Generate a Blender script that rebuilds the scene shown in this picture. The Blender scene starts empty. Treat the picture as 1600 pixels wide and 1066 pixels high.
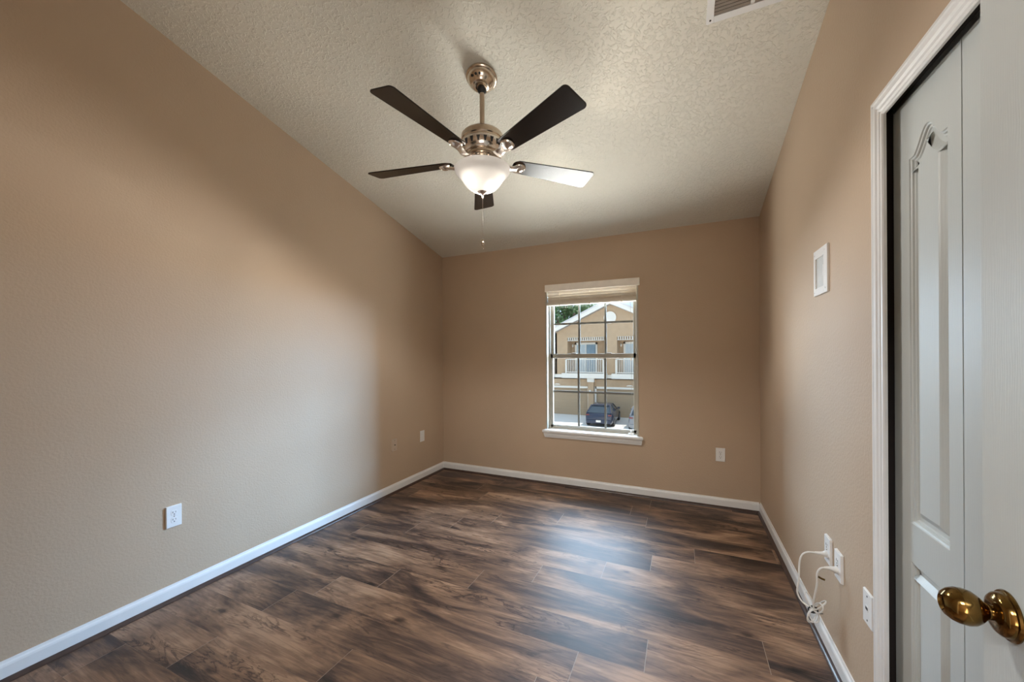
import bpy, bmesh, math, random
from mathutils import Vector, Matrix
random.seed(7)
PI = math.pi
scn = bpy.context.scene
COL = scn.collection

# ------------------------------------------------------------------ camera, world, light, exposure
CAM_H = 1.3187
XL, XR, YB, SL, HB = -2.528, 0.582, 3.686, 0.233, 2.44     # room: left wall, right wall, window wall, ceiling slope, low ceiling height
YE = 0.0                                                    # inner face of the entry wall

f_px, cy_px, yaw, pit, rol = 594.06, 554.22, 0.4214, -0.0009, -0.0063
F = Vector((-math.sin(yaw)*math.cos(pit), math.cos(yaw)*math.cos(pit), math.sin(pit)))
R0 = Vector((math.cos(yaw), math.sin(yaw), 0)); U0 = R0.cross(F)
R1 = math.cos(rol)*R0 + math.sin(rol)*U0
U1 = -math.sin(rol)*R0 + math.cos(rol)*U0
cd = bpy.data.cameras.new('camera'); cam = bpy.data.objects.new('camera', cd); COL.objects.link(cam)
M = Matrix((R1, U1, -F)).transposed().to_4x4(); M.translation = (0, 0, CAM_H)
cam.matrix_world = M
cd.sensor_width = 36; cd.lens = 36*f_px/1600; cd.shift_y = (cy_px-533)/1600
cd.clip_start = 0.02; cd.clip_end = 400
scn.camera = cam

w = bpy.data.worlds.new('world'); scn.world = w; w.use_nodes = True
bg = w.node_tree.nodes['Background']; bg.inputs[0].default_value = (0.62, 0.80, 1.0, 1); bg.inputs[1].default_value = 1.25

def light(name, typ, energy, color, loc, target=None, size=None, size_y=None, rad=None):
    l = bpy.data.lights.new(name, typ); l.energy = energy; l.color = color
    o = bpy.data.objects.new(name, l); COL.objects.link(o); o.location = loc
    if target is not None:
        o.rotation_euler = (Vector(target)-Vector(loc)).to_track_quat('-Z', 'Y').to_euler()
    if typ == 'AREA':
        l.shape = 'RECTANGLE'; l.size = size; l.size_y = size_y
    if rad is not None: l.shadow_soft_size = rad
    return o

sun = light('sun', 'SUN', 4.2, (1.0, 0.95, 0.87), (10, 40, 30), (10-0.41, 40-0.29, 30-0.87)); sun.data.angle = 0.01
WX = -0.82
light('sky_fill_panel', 'AREA', 1500, (0.56, 0.76, 1.0), (WX, 6.6, 4.05), (WX, YB, 1.2), 4.2, 3.4)  # unseen area panel outside the window, added in place of sky light
light('ground_fill_panel', 'AREA', 560, (1.0, 0.95, 0.86), (WX, 6.9, -1.45), (WX, YB, 1.2), 3.6, 1.8)  # unseen panel below the sill, added in place of bounce off the ground
light('near_ground_fill_panel', 'AREA', 1800, (1.0, 0.96, 0.89), (WX, 7.0, -1.45), (WX, 7.0, 5.0), 8.0, 5.0)  # upward panel added outside to light the ceiling through the window
light('east_ground_fill_panel', 'AREA', 300, (1.0, 0.96, 0.89), (3.4, 7.0, -1.45), (WX, YB, 1.2), 3.0, 1.8)  # unseen low panel added outside for the left part of the ceiling
light('west_ground_fill_panel', 'AREA', 600, (1.0, 0.96, 0.89), (-5.2, 7.0, -1.45), (WX, YB, 1.2), 3.0, 1.8)  # unseen low panel added outside for the right part of the ceiling
light('east_fill_panel', 'AREA', 3900, (0.38, 0.645, 1.0), (3.6, 9.3, 3.1), (WX, YB, 1.2), 3.0, 3.0)  # bluish panel added out of view to light the left wall
light('west_fill_panel', 'AREA', 850, (0.60, 0.80, 1.0), (-5.1, 9.0, 2.4), (WX, YB, 1.2), 3.0, 3.0)  # bluish panel added out of view to light the right wall
light('hall_fill_panel', 'AREA', 58, (1.0, 0.95, 0.87), (0.3, -1.6, 0.95), (-1.0, 1.0, 1.3), 1.2, 1.2)  # unseen fill added behind the camera; the hall has no window
for dx, dy in ((0.058, 0.022), (-0.026, -0.050)):      # the fan lamp: upward light from its two bulbs out of the open bowl
    light('fan_bulb', 'POINT', 22, (1.0, 0.90, 0.78), (-1.010+dx, 1.867+dy, 2.298), rad=0.018)
for k in range(6):                                       # unseen spots added round the bowl, in place of its glow into the room
    px_, py_ = -1.010+0.13*math.cos(k*1.0472+0.3), 1.867+0.13*math.sin(k*1.0472+0.3)
    l = light('fan_glow_spot', 'SPOT', 8.6, (1.0, 0.97, 0.93), (px_, py_, 2.225), (px_, py_-0.95, 0.2), rad=0.0)
    l.data.spot_size = math.radians(180); l.data.spot_blend = 0.3
light('hall_top_fill', 'AREA', 50, (0.92, 0.96, 1.0), (-0.15, -0.75, 2.36), (-0.15, -0.75, 0), 0.5, 0.5)  # unseen overhead fill added in the hall, no fixture there

scn.view_settings.view_transform = 'Standard'; scn.view_settings.look = 'None'
scn.view_settings.exposure = 0.07; scn.view_settings.gamma = 1.0
scn.view_settings.use_curve_mapping = False
scn.cycles.use_denoising = True
scn.cycles.max_bounces = 14; scn.cycles.diffuse_bounces = 8; scn.cycles.glossy_bounces = 4
scn.cycles.transmission_bounces = 8; scn.cycles.transparent_max_bounces = 16
scn.cycles.sample_clamp_indirect = 6.0
scn.cycles.caustics_reflective = False; scn.cycles.caustics_refractive = False

# ------------------------------------------------------------------ materials
def newmat(name):
    m = bpy.data.materials.new(name); m.use_nodes = True
    nt = m.node_tree; return m, nt, nt.nodes['Principled BSDF']
def N(nt, typ, **kw):
    n = nt.nodes.new(typ)
    for k, v in kw.items(): setattr(n, k, v)
    return n
def mapping(nt, scale=(1, 1, 1)):
    tc = N(nt, 'ShaderNodeTexCoord'); mp = N(nt, 'ShaderNodeMapping')
    mp.inputs['Scale'].default_value = scale
    nt.links.new(tc.outputs['Object'], mp.inputs[0]); return mp.outputs[0]
def ramp(nt, fac, stops):
    r = N(nt, 'ShaderNodeValToRGB'); e = r.color_ramp.elements
    e[0].position, e[0].color = stops[0][0], (*stops[0][1], 1)
    e[1].position, e[1].color = stops[-1][0], (*stops[-1][1], 1)
    for p, c in stops[1:-1]:
        k = e.new(p); k.color = (*c, 1)
    nt.links.new(fac, r.inputs[0]); return r.outputs[0]
def bump(nt, b, h, dist, strength=1.0, prev=None):
    n = N(nt, 'ShaderNodeBump'); n.inputs['Distance'].default_value = dist; n.inputs['Strength'].default_value = strength
    nt.links.new(h, n.inputs['Height'])
    if prev is not None: nt.links.new(prev, n.inputs['Normal'])
    nt.links.new(n.outputs[0], b.inputs['Normal']); return n.outputs[0]
def simple(name, c, rough=0.5, metal=0.0, var=0.06, scale=12, bmp=0.0, spec=0.5, mscale=(1, 1, 1)):
    """Plain material with a little procedural tone variation."""
    m, nt, b = newmat(name)
    n = N(nt, 'ShaderNodeTexNoise'); n.inputs['Scale'].default_value = scale; n.inputs['Detail'].default_value = 4
    nt.links.new(mapping(nt, mscale), n.inputs['Vector'])
    lo = tuple(max(0, x*(1-var)) for x in c); hi = tuple(min(1, x*(1+var)) for x in c)
    nt.links.new(ramp(nt, n.outputs[0], [(0.3, lo), (0.7, hi)]), b.inputs['Base Color'])
    b.inputs['Roughness'].default_value = rough; b.inputs['Metallic'].default_value = metal
    b.inputs['Specular IOR Level'].default_value = spec
    if bmp: bump(nt, b, n.outputs[0], bmp)
    return m

def wall_paint(name, c):
    m, nt, b = newmat(name); v = mapping(nt)
    n = N(nt, 'ShaderNodeTexNoise'); n.inputs['Scale'].default_value = 1.3; n.inputs['Detail'].default_value = 5
    nt.links.new(v, n.inputs['Vector'])
    nt.links.new(ramp(nt, n.outputs[0], [(0.25, tuple(x*0.95 for x in c)), (0.75, tuple(x*1.05 for x in c))]), b.inputs['Base Color'])
    t = N(nt, 'ShaderNodeTexNoise'); t.inputs['Scale'].default_value = 95; t.inputs['Detail'].default_value = 3
    nt.links.new(v, t.inputs['Vector'])
    bump(nt, b, t.outputs[0], 0.0022, 0.55)
    b.inputs['Roughness'].default_value = 0.62; b.inputs['Specular IOR Level'].default_value = 0.35
    return m
M_WALL = wall_paint('tan_wall_paint', (0.49, 0.374, 0.268))
def ceiling_mat():
    m, nt, b = newmat('knockdown_ceiling_plaster'); v = mapping(nt)
    a = N(nt, 'ShaderNodeTexNoise'); a.inputs['Scale'].default_value = 52; a.inputs['Detail'].default_value = 4; a.inputs['Distortion'].default_value = 0.7
    nt.links.new(v, a.inputs['Vector'])
    r = ramp(nt, a.outputs[0], [(0.50, (0, 0, 0)), (0.60, (1, 1, 1))])
    c = N(nt, 'ShaderNodeTexNoise'); c.inputs['Scale'].default_value = 140
    nt.links.new(v, c.inputs['Vector'])
    p = bump(nt, b, r, 0.0032, 0.75)
    bump(nt, b, c.outputs[0], 0.001, 0.5, p)
    b.inputs['Base Color'].default_value = (0.70, 0.68, 0.60, 1); b.inputs['Roughness'].default_value = 0.9
    return m
M_CEIL = ceiling_mat()
M_TRIM = simple('white_trim_paint', (0.76, 0.765, 0.76), 0.38, var=0.02)
def door_mat():
    m, nt, b = newmat('white_embossed_door_paint'); 
    n = N(nt, 'ShaderNodeTexWave', wave_type='BANDS', bands_direction='X')
    n.inputs['Scale'].default_value = 9; n.inputs['Distortion'].default_value = 9; n.inputs['Detail'].default_value = 4; n.inputs['Detail Scale'].default_value = 1.3
    nt.links.new(mapping(nt, (6, 6, 0.9)), n.inputs['Vector'])
    bump(nt, b, n.outputs[0], 0.0004, 0.2)
    b.inputs['Base Color'].default_value = (0.54, 0.575, 0.565, 1); b.inputs['Roughness'].default_value = 0.42
    return m
M_DOOR = door_mat()
M_PLATE = simple('white_plastic', (0.80, 0.80, 0.79), 0.3, var=0.01)
M_PLATETAN = simple('tan_painted_plastic', (0.52, 0.43, 0.34), 0.5, var=0.03)
M_SLOT = simple('dark_slot', (0.03, 0.028, 0.026), 0.6)
M_VINYL = simple('almond_vinyl', (0.36, 0.335, 0.28), 0.4, var=0.02)
M_GRID = simple('grey_window_grille', (0.16, 0.16, 0.14), 0.5, var=0.02)
M_BLIND = simple('cream_blind_slat', (0.70, 0.63, 0.53), 0.45, var=0.03, scale=30)
M_BRONZE = simple('brushed_antique_pewter', (0.60, 0.50, 0.40), 0.24, 1.0, var=0.10, scale=40)
M_NICKEL = simple('polished_pewter', (0.78, 0.73, 0.68), 0.2, 1.0, var=0.08, scale=60)
M_BLACK = simple('black_rubber', (0.012, 0.012, 0.013), 0.5)
M_BRASS = simple('antique_brass', (0.20, 0.118, 0.036), 0.14, 1.0, var=0.22, scale=14)
M_CORD = simple('white_cord', (0.74, 0.73, 0.70), 0.4, var=0.03)
M_SHOE = simple('dark_walnut_shoe_moulding', (0.055, 0.032, 0.026), 0.3, var=0.3, scale=18)
M_GAPDARK = simple('gap_shade_framing', (0.02, 0.014, 0.012), 0.9)  # near-black: shade of the closet gap put into the colour
M_TRACK = simple('track_steel', (0.7, 0.7, 0.68), 0.3, 1.0)

def blade_mat():
    m, nt, b = newmat('espresso_blade_wood')
    n = N(nt, 'ShaderNodeTexNoise'); n.inputs['Scale'].default_value = 9; n.inputs['Detail'].default_value = 6
    nt.links.new(mapping(nt, (0.8, 9, 9)), n.inputs['Vector'])
    nt.links.new(ramp(nt, n.outputs[0], [(0.3, (0.003, 0.002, 0.0015)), (0.7, (0.012, 0.006, 0.003))]), b.inputs['Base Color'])
    b.inputs['Roughness'].default_value = 0.27; b.inputs['Specular IOR Level'].default_value = 0.34
    return m
M_BLADE = blade_mat()
def frosted_mat():
    m, nt, b = newmat('frosted_glass')
    nt.nodes.remove(b); out = nt.nodes['Material Output']
    tl = N(nt, 'ShaderNodeBsdfTranslucent'); tl.inputs[0].default_value = (0.0155, 0.0154, 0.0151, 1)
    df = N(nt, 'ShaderNodeBsdfDiffuse'); df.inputs[0].default_value = (0.86, 0.84, 0.83, 1)
    gl = N(nt, 'ShaderNodeBsdfGlossy'); gl.inputs['Roughness'].default_value = 0.25
    n = N(nt, 'ShaderNodeTexNoise'); n.inputs['Scale'].default_value = 9; n.inputs['Detail'].default_value = 2
    nt.links.new(mapping(nt), n.inputs['Vector'])
    r = N(nt, 'ShaderNodeMapRange'); r.inputs[3].default_value = 0.48; r.inputs[4].default_value = 0.62
    nt.links.new(n.outputs[0], r.inputs[0])
    mx = N(nt, 'ShaderNodeMixShader'); nt.links.new(r.outputs[0], mx.inputs[0])
    nt.links.new(df.outputs[0], mx.inputs[1]); nt.links.new(tl.outputs[0], mx.inputs[2])
    m2 = N(nt, 'ShaderNodeMixShader'); m2.inputs[0].default_value = 0.05
    nt.links.new(mx.outputs[0], m2.inputs[1]); nt.links.new(gl.outputs[0], m2.inputs[2])
    nt.links.new(m2.outputs[0], out.inputs[0]); return m
M_FROST = frosted_mat()
def emis(name, c, s):
    m, nt, b = newmat(name); b.inputs['Emission Color'].default_value = (*c, 1); b.inputs['Emission Strength'].default_value = s
    b.inputs['Base Color'].default_value = (*c, 1); return m
M_BULB = emis('lit_bulb', (1.0, 0.93, 0.86), 3)
def glass_mat(name='window_glass', tint=(0.97, 0.98, 0.98), refl=0.05):
    m, nt, b = newmat(name); nt.nodes.remove(b); out = nt.nodes['Material Output']
    t = N(nt, 'ShaderNodeBsdfTransparent'); t.inputs[0].default_value = (*tint, 1)
    g = N(nt, 'ShaderNodeBsdfGlossy'); g.inputs['Roughness'].default_value = 0.01
    lw = N(nt, 'ShaderNodeLayerWeight'); lw.inputs[0].default_value = 0.5
    pw = N(nt, 'ShaderNodeMath', operation='POWER'); pw.inputs[1].default_value = 5; nt.links.new(lw.outputs['Facing'], pw.inputs[0])
    fr = N(nt, 'ShaderNodeMath', operation='MULTIPLY_ADD'); nt.links.new(pw.outputs[0], fr.inputs[0]); fr.inputs[1].default_value = 0.9; fr.inputs[2].default_value = 0.025
    mx = N(nt, 'ShaderNodeMixShader')
    nt.links.new(fr.outputs[0], mx.inputs[0]); nt.links.new(t.outputs[0], mx.inputs[1]); nt.links.new(g.outputs[0], mx.inputs[2])
    nt.links.new(mx.outputs[0], out.inputs[0]); return m
M_GLASS = glass_mat()

def floor_mat():
    m, nt, b = newmat('rustic_walnut_laminate')
    at = N(nt, 'ShaderNodeAttribute'); at.attribute_name = 'plank'
    sep = N(nt, 'ShaderNodeSeparateColor'); nt.links.new(at.outputs['Color'], sep.inputs[0])
    tc = N(nt, 'ShaderNodeTexCoord')
    off = N(nt, 'ShaderNodeVectorMath', operation='MULTIPLY_ADD')
    nt.links.new(at.outputs['Color'], off.inputs[0]); off.inputs[1].default_value = (37, 23, 11)
    nt.links.new(tc.outputs['Object'], off.inputs[2])
    def nz(scale, mscale, det=6, dist=0.0, rough=0.6):
        mp = N(nt, 'ShaderNodeMapping'); mp.inputs['Scale'].default_value = mscale
        nt.links.new(off.outputs[0], mp.inputs[0])
        n = N(nt, 'ShaderNodeTexNoise'); n.inputs['Scale'].default_value = scale; n.inputs['Detail'].default_value = det
        n.inputs['Distortion'].default_value = dist; n.inputs['Roughness'].default_value = rough
        nt.links.new(mp.outputs[0], n.inputs['Vector']); return n.outputs[0]
    def mth(op, a, bb):
        k = N(nt, 'ShaderNodeMath', operation=op)
        for i, x in enumerate((a, bb)):
            if isinstance(x, (int, float)): k.inputs[i].default_value = x
            else: nt.links.new(x, k.inputs[i])
        return k.outputs[0]
    def mul(a, bb, f=1.0):
        k = N(nt, 'ShaderNodeMix', data_type='RGBA', blend_type='MULTIPLY'); k.inputs['Factor'].default_value = f
        nt.links.new(a, k.inputs['A']); nt.links.new(bb, k.inputs['B']); return k.outputs['Result']
    big = nz(1.0, (1.6, 5.5, 1), 4, 0.8, 0.55)          # broad cloudy patches
    mid = nz(2.0, (1.8, 14, 1), 8, 1.6, 0.62)           # grain
    fine = nz(6.0, (2.0, 55, 1), 4, 0.2, 0.7)           # pores
    s = mth('ADD', mth('MULTIPLY', big, 0.75), mth('MULTIPLY', mid, 0.25))
    s = mth('ADD', s, mth('MULTIPLY', mth('SUBTRACT', fine, 0.5), 0.16))
    s = mth('ADD', s, mth('MULTIPLY', mth('SUBTRACT', sep.outputs[0], 0.5), 0.07))
    col = ramp(nt, s, [(0.36, (0.030, 0.019, 0.016)), (0.44, (0.080, 0.046, 0.032)), (0.50, (0.155, 0.090, 0.057)),
                       (0.56, (0.240, 0.142, 0.088)), (0.64, (0.39, 0.245, 0.155))])
    # thin wandering dark veins
    vein = nz(1.0, (1.9, 10, 1), 5, 2.2, 0.55)
    vr = ramp(nt, mth('ABSOLUTE', mth('SUBTRACT', vein, 0.5), 0), [(0.0, (0.25, 0.22, 0.22)), (0.012, (0.55, 0.52, 0.52)), (0.035, (1, 1, 1))])
    gate = ramp(nt, nz(1.0, (1.3, 4.5, 1), 3), [(0.46, (0, 0, 0)), (0.60, (1, 1, 1))])
    k = N(nt, 'ShaderNodeMix', data_type='RGBA', blend_type='MULTIPLY'); nt.links.new(gate, k.inputs['Factor'])
    nt.links.new(col, k.inputs['A']); nt.links.new(vr, k.inputs['B']); col = k.outputs['Result']
    # charred dark smudges
    sm = ramp(nt, nz(1.0, (2.6, 8.5, 1), 6, 1.5, 0.7), [(0.30, (0.22, 0.20, 0.21)), (0.41, (1, 1, 1))])
    col = mul(col, sm, 0.9)
    # cathedral grain rings
    wv = N(nt, 'ShaderNodeTexWave', wave_type='RINGS', rings_direction='Z'); wv.inputs['Scale'].default_value = 1.3
    wv.inputs['Distortion'].default_value = 8; wv.inputs['Detail'].default_value = 3; wv.inputs['Detail Scale'].default_value = 1.0
    mp = N(nt, 'ShaderNodeMapping'); mp.inputs['Scale'].default_value = (1.2, 8.5, 1); nt.links.new(off.outputs[0], mp.inputs[0])
    nt.links.new(mp.outputs[0], wv.inputs['Vector'])
    wr = ramp(nt, wv.outputs['Fac'], [(0.0, (0.5, 0.48, 0.48)), (0.3, (1, 1, 1))])
    col = mul(col, wr, 0.35)
    # knots with a dark heart
    vo = N(nt, 'ShaderNodeTexVoronoi'); vo.inputs['Scale'].default_value = 1.0
    mp2 = N(nt, 'ShaderNodeMapping'); mp2.inputs['Scale'].default_value = (3.0, 6.5, 1); nt.links.new(off.outputs[0], mp2.inputs[0])
    dsp = N(nt, 'ShaderNodeVectorMath', operation='ADD'); nt.links.new(mp2.outputs[0], dsp.inputs[0])
    dn = N(nt, 'ShaderNodeTexNoise'); dn.inputs['Scale'].default_value = 5; nt.links.new(mp2.outputs[0], dn.inputs['Vector'])
    ds = N(nt, 'ShaderNodeVectorMath', operation='SCALE'); ds.inputs['Scale'].default_value = 0.16; nt.links.new(dn.outputs['Color'], ds.inputs[0])
    nt.links.new(ds.outputs[0], dsp.inputs[1]); nt.links.new(dsp.outputs[0], vo.inputs['Vector'])
    kn = ramp(nt, vo.outputs['Distance'], [(0.0, (0.06, 0.05, 0.05)), (0.05, (0.14, 0.12, 0.12)), (0.10, (0.65, 0.62, 0.6)), (0.16, (1, 1, 1))])
    col = mul(col, kn, 0.9)
    nt.links.new(col, b.inputs['Base Color'])
    b.inputs['Roughness'].default_value = 0.47; b.inputs['Specular IOR Level'].default_value = 0.5
    bump(nt, b, mid, 0.0012, 0.35)
    return m
M_FLOOR = floor_mat()
M_SEAM = simple('plank_seam', (0.30, 0.24, 0.19), 0.5)

# exterior
M_STUCCO = simple('tan_stucco', (0.47, 0.34, 0.22), 0.9, var=0.05, scale=3)
M_STUCCO2 = simple('garage_tan', (0.40, 0.30, 0.195), 0.8, var=0.03)
M_EXTWHITE = simple('exterior_white_paint', (0.78, 0.75, 0.68), 0.6, var=0.02)
M_ROOF = simple('sunlit_pale_shingles', (0.62, 0.60, 0.60), 0.9, var=0.1, scale=20)
M_CONC = simple('pale_concrete', (0.78, 0.76, 0.72), 0.9, var=0.03, scale=2)
M_EXTGLASS = simple('curtained_door_glass', (0.20, 0.29, 0.36), 0.12, var=0.35, scale=14, mscale=(3, 1, 0.05))
M_CURTAIN = simple('pale_curtained_glass', (0.52, 0.60, 0.64), 0.2, var=0.12, scale=14, mscale=(3, 1, 0.05))
M_CARBLUE = simple('dark_blue_car_paint', (0.035, 0.045, 0.075), 0.18, 0.3, var=0.03)
M_CARGREY = simple('silver_grey_car_paint', (0.23, 0.24, 0.26), 0.2, 0.4, var=0.03)
M_CARGLASS = simple('car_glass', (0.03, 0.045, 0.06), 0.05, var=0.05)
M_TYRE = simple('tyre_rubber', (0.02, 0.02, 0.02), 0.8)
M_RIM = simple('alloy_rim', (0.6, 0.6, 0.62), 0.3, 0.8)
M_RED = simple('tail_lamp_red', (0.17, 0.03, 0.03), 0.2)
M_LEAF = simple('tree_leaves', (0.075, 0.16, 0.05), 0.6, var=0.5, scale=1.5)
M_BARK = simple('tree_bark', (0.11, 0.08, 0.06), 0.9, var=0.3)

# ------------------------------------------------------------------ mesh helpers
def box(bm, x0, x1, y0, y1, z0, z1, bev=0.0):
    vs = [bm.verts.new((x, y, z)) for x in (x0, x1) for y in (y0, y1) for z in (z0, z1)]
    fs = [bm.faces.new([vs[i] for i in q]) for q in ((0, 1, 3, 2), (4, 6, 7, 5), (0, 4, 5, 1), (2, 3, 7, 6), (0, 2, 6, 4), (1, 5, 7, 3))]
    if bev:
        es = list({e for f in fs for e in f.edges})
        bmesh.ops.bevel(bm, geom=es, offset=bev, segments=2, affect='EDGES', profile=0.6)
def prism(bm, poly, frm):
    """poly: 2-D points; frm(u, v, k) -> 3-D for k=0,1."""
    a = [bm.verts.new(frm(u, v, 0)) for u, v in poly]; b = [bm.verts.new(frm(u, v, 1)) for u, v in poly]
    n = len(poly)
    bm.faces.new(a); bm.faces.new(list(reversed(b)))
    for i in range(n):
        j = (i+1) % n; bm.faces.new((a[i], b[i], b[j], a[j]))
def lathe(bm, prof, seg=32, mat=None, close=False):
    rings = []
    for r, z in prof:
        if r < 1e-6: rings.append([bm.verts.new((0, 0, z))])
        else: rings.append([bm.verts.new((r*math.cos(2*PI*i/seg), r*math.sin(2*PI*i/seg), z)) for i in range(seg)])
    prs = list(zip(rings, rings[1:]))
    if close: prs.append((rings[-1], rings[0]))
    for A, B in prs:
        for i in range(seg):
            j = (i+1) % seg
            a = [A[i], A[j]] if len(A) > 1 else [A[0]]
            b = [B[j], B[i]] if len(B) > 1 else [B[0]]
            if len(a)+len(b) >= 3: bm.faces.new(a+b)
    vs = [v for r in rings for v in r]
    if mat is not None: bmesh.ops.transform(bm, matrix=mat, verts=vs)
    return vs
def catmull(pts, n=6):
    P = [Vector(p) for p in pts]; P = [P[0]*2-P[1]] + P + [P[-1]*2-P[-2]]; out = []
    for i in range(1, len(P)-2):
        for k in range(n):
            t = k/n
            out.append(0.5*((2*P[i]) + (P[i+1]-P[i-1])*t + (2*P[i-1]-5*P[i]+4*P[i+1]-P[i+2])*t*t + (3*P[i]-P[i-1]-3*P[i+1]+P[i+2])*t**3))
    out.append(P[-2]); return out
def tube(bm, pts, r, seg=8, rr=None):
    pts = [Vector(p) for p in pts]; rings = []
    t0 = (pts[1]-pts[0]).normalized(); up = t0.orthogonal().normalized()
    for i, p in enumerate(pts):
        t = (pts[min(i+1, len(pts)-1)]-pts[max(i-1, 0)]).normalized()
        up = (up - t*up.dot(t)); up = up.normalized() if up.length > 1e-6 else t.orthogonal().normalized()
        s = t.cross(up); rad = rr[i] if rr else r
        rings.append([bm.verts.new(p + (up*math.cos(2*PI*k/seg)+s*math.sin(2*PI*k/seg))*rad) for k in range(seg)])
    for A, B in zip(rings, rings[1:]):
        for k in range(seg): bm.faces.new((A[k], A[(k+1) % seg], B[(k+1) % seg], B[k]))
    bm.faces.new(rings[0][::-1]); bm.faces.new(rings[-1])
def BM(): return bmesh.new()
def obj(name, bm, mat, parent=None, smooth=False, bevel=0, label=None, mats=None):
    bmesh.ops.recalc_face_normals(bm, faces=bm.faces)
    me = bpy.data.meshes.new(name); bm.to_mesh(me); bm.free()
    me.materials.append(mat)
    for x in (mats or []): me.materials.append(x)
    o = bpy.data.objects.new(name, me); COL.objects.link(o)
    if parent is not None: o.parent = parent
    if smooth:
        for p in me.polygons: p.use_smooth = True
        md = o.modifiers.new('edge_split', 'EDGE_SPLIT'); md.split_angle = math.radians(38)
    if bevel:
        md = o.modifiers.new('bevel', 'BEVEL'); md.width = bevel; md.segments = 2; md.limit_method = 'ANGLE'
    if label: o['label'] = label
    return o
def struct(o): o['kind'] = 'structure'; return o
def thing(name, label, cat, loc=(0, 0, 0), rotz=0.0, group=None):
    o = bpy.data.objects.new(name, None); COL.objects.link(o); o.empty_display_size = 0.1
    o.location = loc; o.rotation_euler = (0, 0, rotz); o['label'] = label; o['category'] = cat
    if group: o['group'] = group
    return o
def dup(root, loc, rotz, label=None):
    r = root.copy(); COL.objects.link(r); r.location = loc; r.rotation_euler = (0, 0, rotz)
    if label: r['label'] = label
    for ch in list(root.children):
        c = ch.copy(); COL.objects.link(c); c.parent = r
        for g in list(ch.children):
            d = g.copy(); COL.objects.link(d); d.parent = c
    return r
def zc(y): return HB + SL*(YB-y)

# ------------------------------------------------------------------ room shell
# window opening
WX0, WX1, WZ0, WZ1 = -1.275, -0.370, 0.535, 2.005
WT = 0.15
bm = BM()
box(bm, XL-WT, WX0, YB, YB+WT, -0.2, HB+0.02); box(bm, WX1, XR+0.9, YB, YB+WT, -0.2, HB+0.02)
box(bm, WX0, WX1, YB, YB+WT, -0.2, WZ0); box(bm, WX0, WX1, YB, YB+WT, WZ1, HB+0.02)
struct(obj('wall_back', bm, M_WALL))
# left wall
bm = BM()
prism(bm, [(YE-0.12, -0.2), (YB+WT, -0.2), (YB+WT, zc(YB+WT)+0.03), (YE-0.12, zc(YE-0.12)+0.03)], lambda u, v, k: (XL-WT*k, u, v))
struct(obj('wall_left', bm, M_WALL))
# right wall with the closet opening
CY0, CY1, CZ = 0.285, 1.615, 2.092
bm = BM()
def rw(y0, y1, z0, top=None):
    prism(bm, [(y0, z0), (y1, z0), (y1, top if top else zc(y1)+0.03), (y0, top if top else zc(y0)+0.03)], lambda u, v, k: (XR+0.115*k, u, v))
rw(CY1, YB+WT, -0.2); rw(CY0, CY1, CZ); rw(YE-0.12, CY0, -0.2)
struct(obj('wall_right', bm, M_WALL))
# entry wall with the doorway the camera stands in
DX0, DX1, DZ = -0.425, 0.405, 2.06
bm = BM()
def ew(x0, x1, z0, z1): box(bm, x0, x1, YE-0.12, YE, z0, z1)
ew(XL, DX0, -0.2, zc(YE)+0.03); ew(DX1, XR, -0.2, zc(YE)+0.03); ew(DX0, DX1, DZ, zc(YE)+0.03)
struct(obj('wall_entry', bm, M_WALL))
# ceiling slab
bm = BM()
prism(bm, [(YE-0.12, zc(YE-0.12)), (YB+0.75, zc(YB+0.75)), (YB+0.75, zc(YB+0.75)+0.14), (YE-0.12, zc(YE-0.12)+0.14)], lambda u, v, k: (XL-0.3+k*(XR+1.3-XL+0.3), u, v))
struct(obj('ceiling', bm, M_CEIL))

# floor: individual planks across the room, one mesh
def build_floor():
    bm = BM(); lay = bm.loops.layers.float_color.new('plank')
    W, L, Y0 = 0.197, 1.438, 1.455
    seams = {0: -1.865, 1: -1.59, 2: -1.113, 3: -2.24, 4: -1.883, 5: -1.624, 6: -1.373, -2: -1.356, -1: -0.55, 7: -0.9, 8: -1.7, 9: -0.4, -3: -2.0, -4: -0.9, -5: -1.5, -6: -2.1, -7: -0.7}
    rnd = random.Random(3); x_lo, x_hi = XL-0.02, XR+0.01
    for k in range(-8, 12):
        y0 = Y0+k*W; y1 = y0+W
        ya, yb = max(y0, YE-0.12), min(y1, YB)
        if yb-ya < 0.004: continue
        s = seams.get(k, -1.0-0.37*k % 1.0)
        xs = sorted({x for x in [s+i*L for i in range(-3, 4)] if x_lo+0.05 < x < x_hi-0.05} | {x_lo, x_hi})
        for a, b in zip(xs, xs[1:]):
            c = (rnd.random(), rnd.random(), rnd.random(), 1)
            gx, gy = 0.0013, 0.00025
            vs = [bm.verts.new(p) for p in ((a+gx, ya+gy, 0), (b-gx, ya+gy, 0), (b-gx, yb-gy, 0), (a+gx, yb-gy, 0))]
            f = bm.faces.new(vs)
            for l in f.loops: l[lay] = c
    n = len(bm.faces)
    box(bm, XL-0.05, XR+0.02, YE-0.12, YB+0.02, -0.06, -0.0012)
    for i, f in enumerate(bm.faces): f.material_index = 0 if i < n else 1
    bm.faces.ensure_lookup_table()
    me = bpy.data.meshes.new('floor'); bm.to_mesh(me); bm.free(); me.materials.append(M_FLOOR); me.materials.append(M_SEAM)
    o = bpy.data.objects.new('floor', me); COL.objects.link(o); return o
struct(build_floor())

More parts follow.
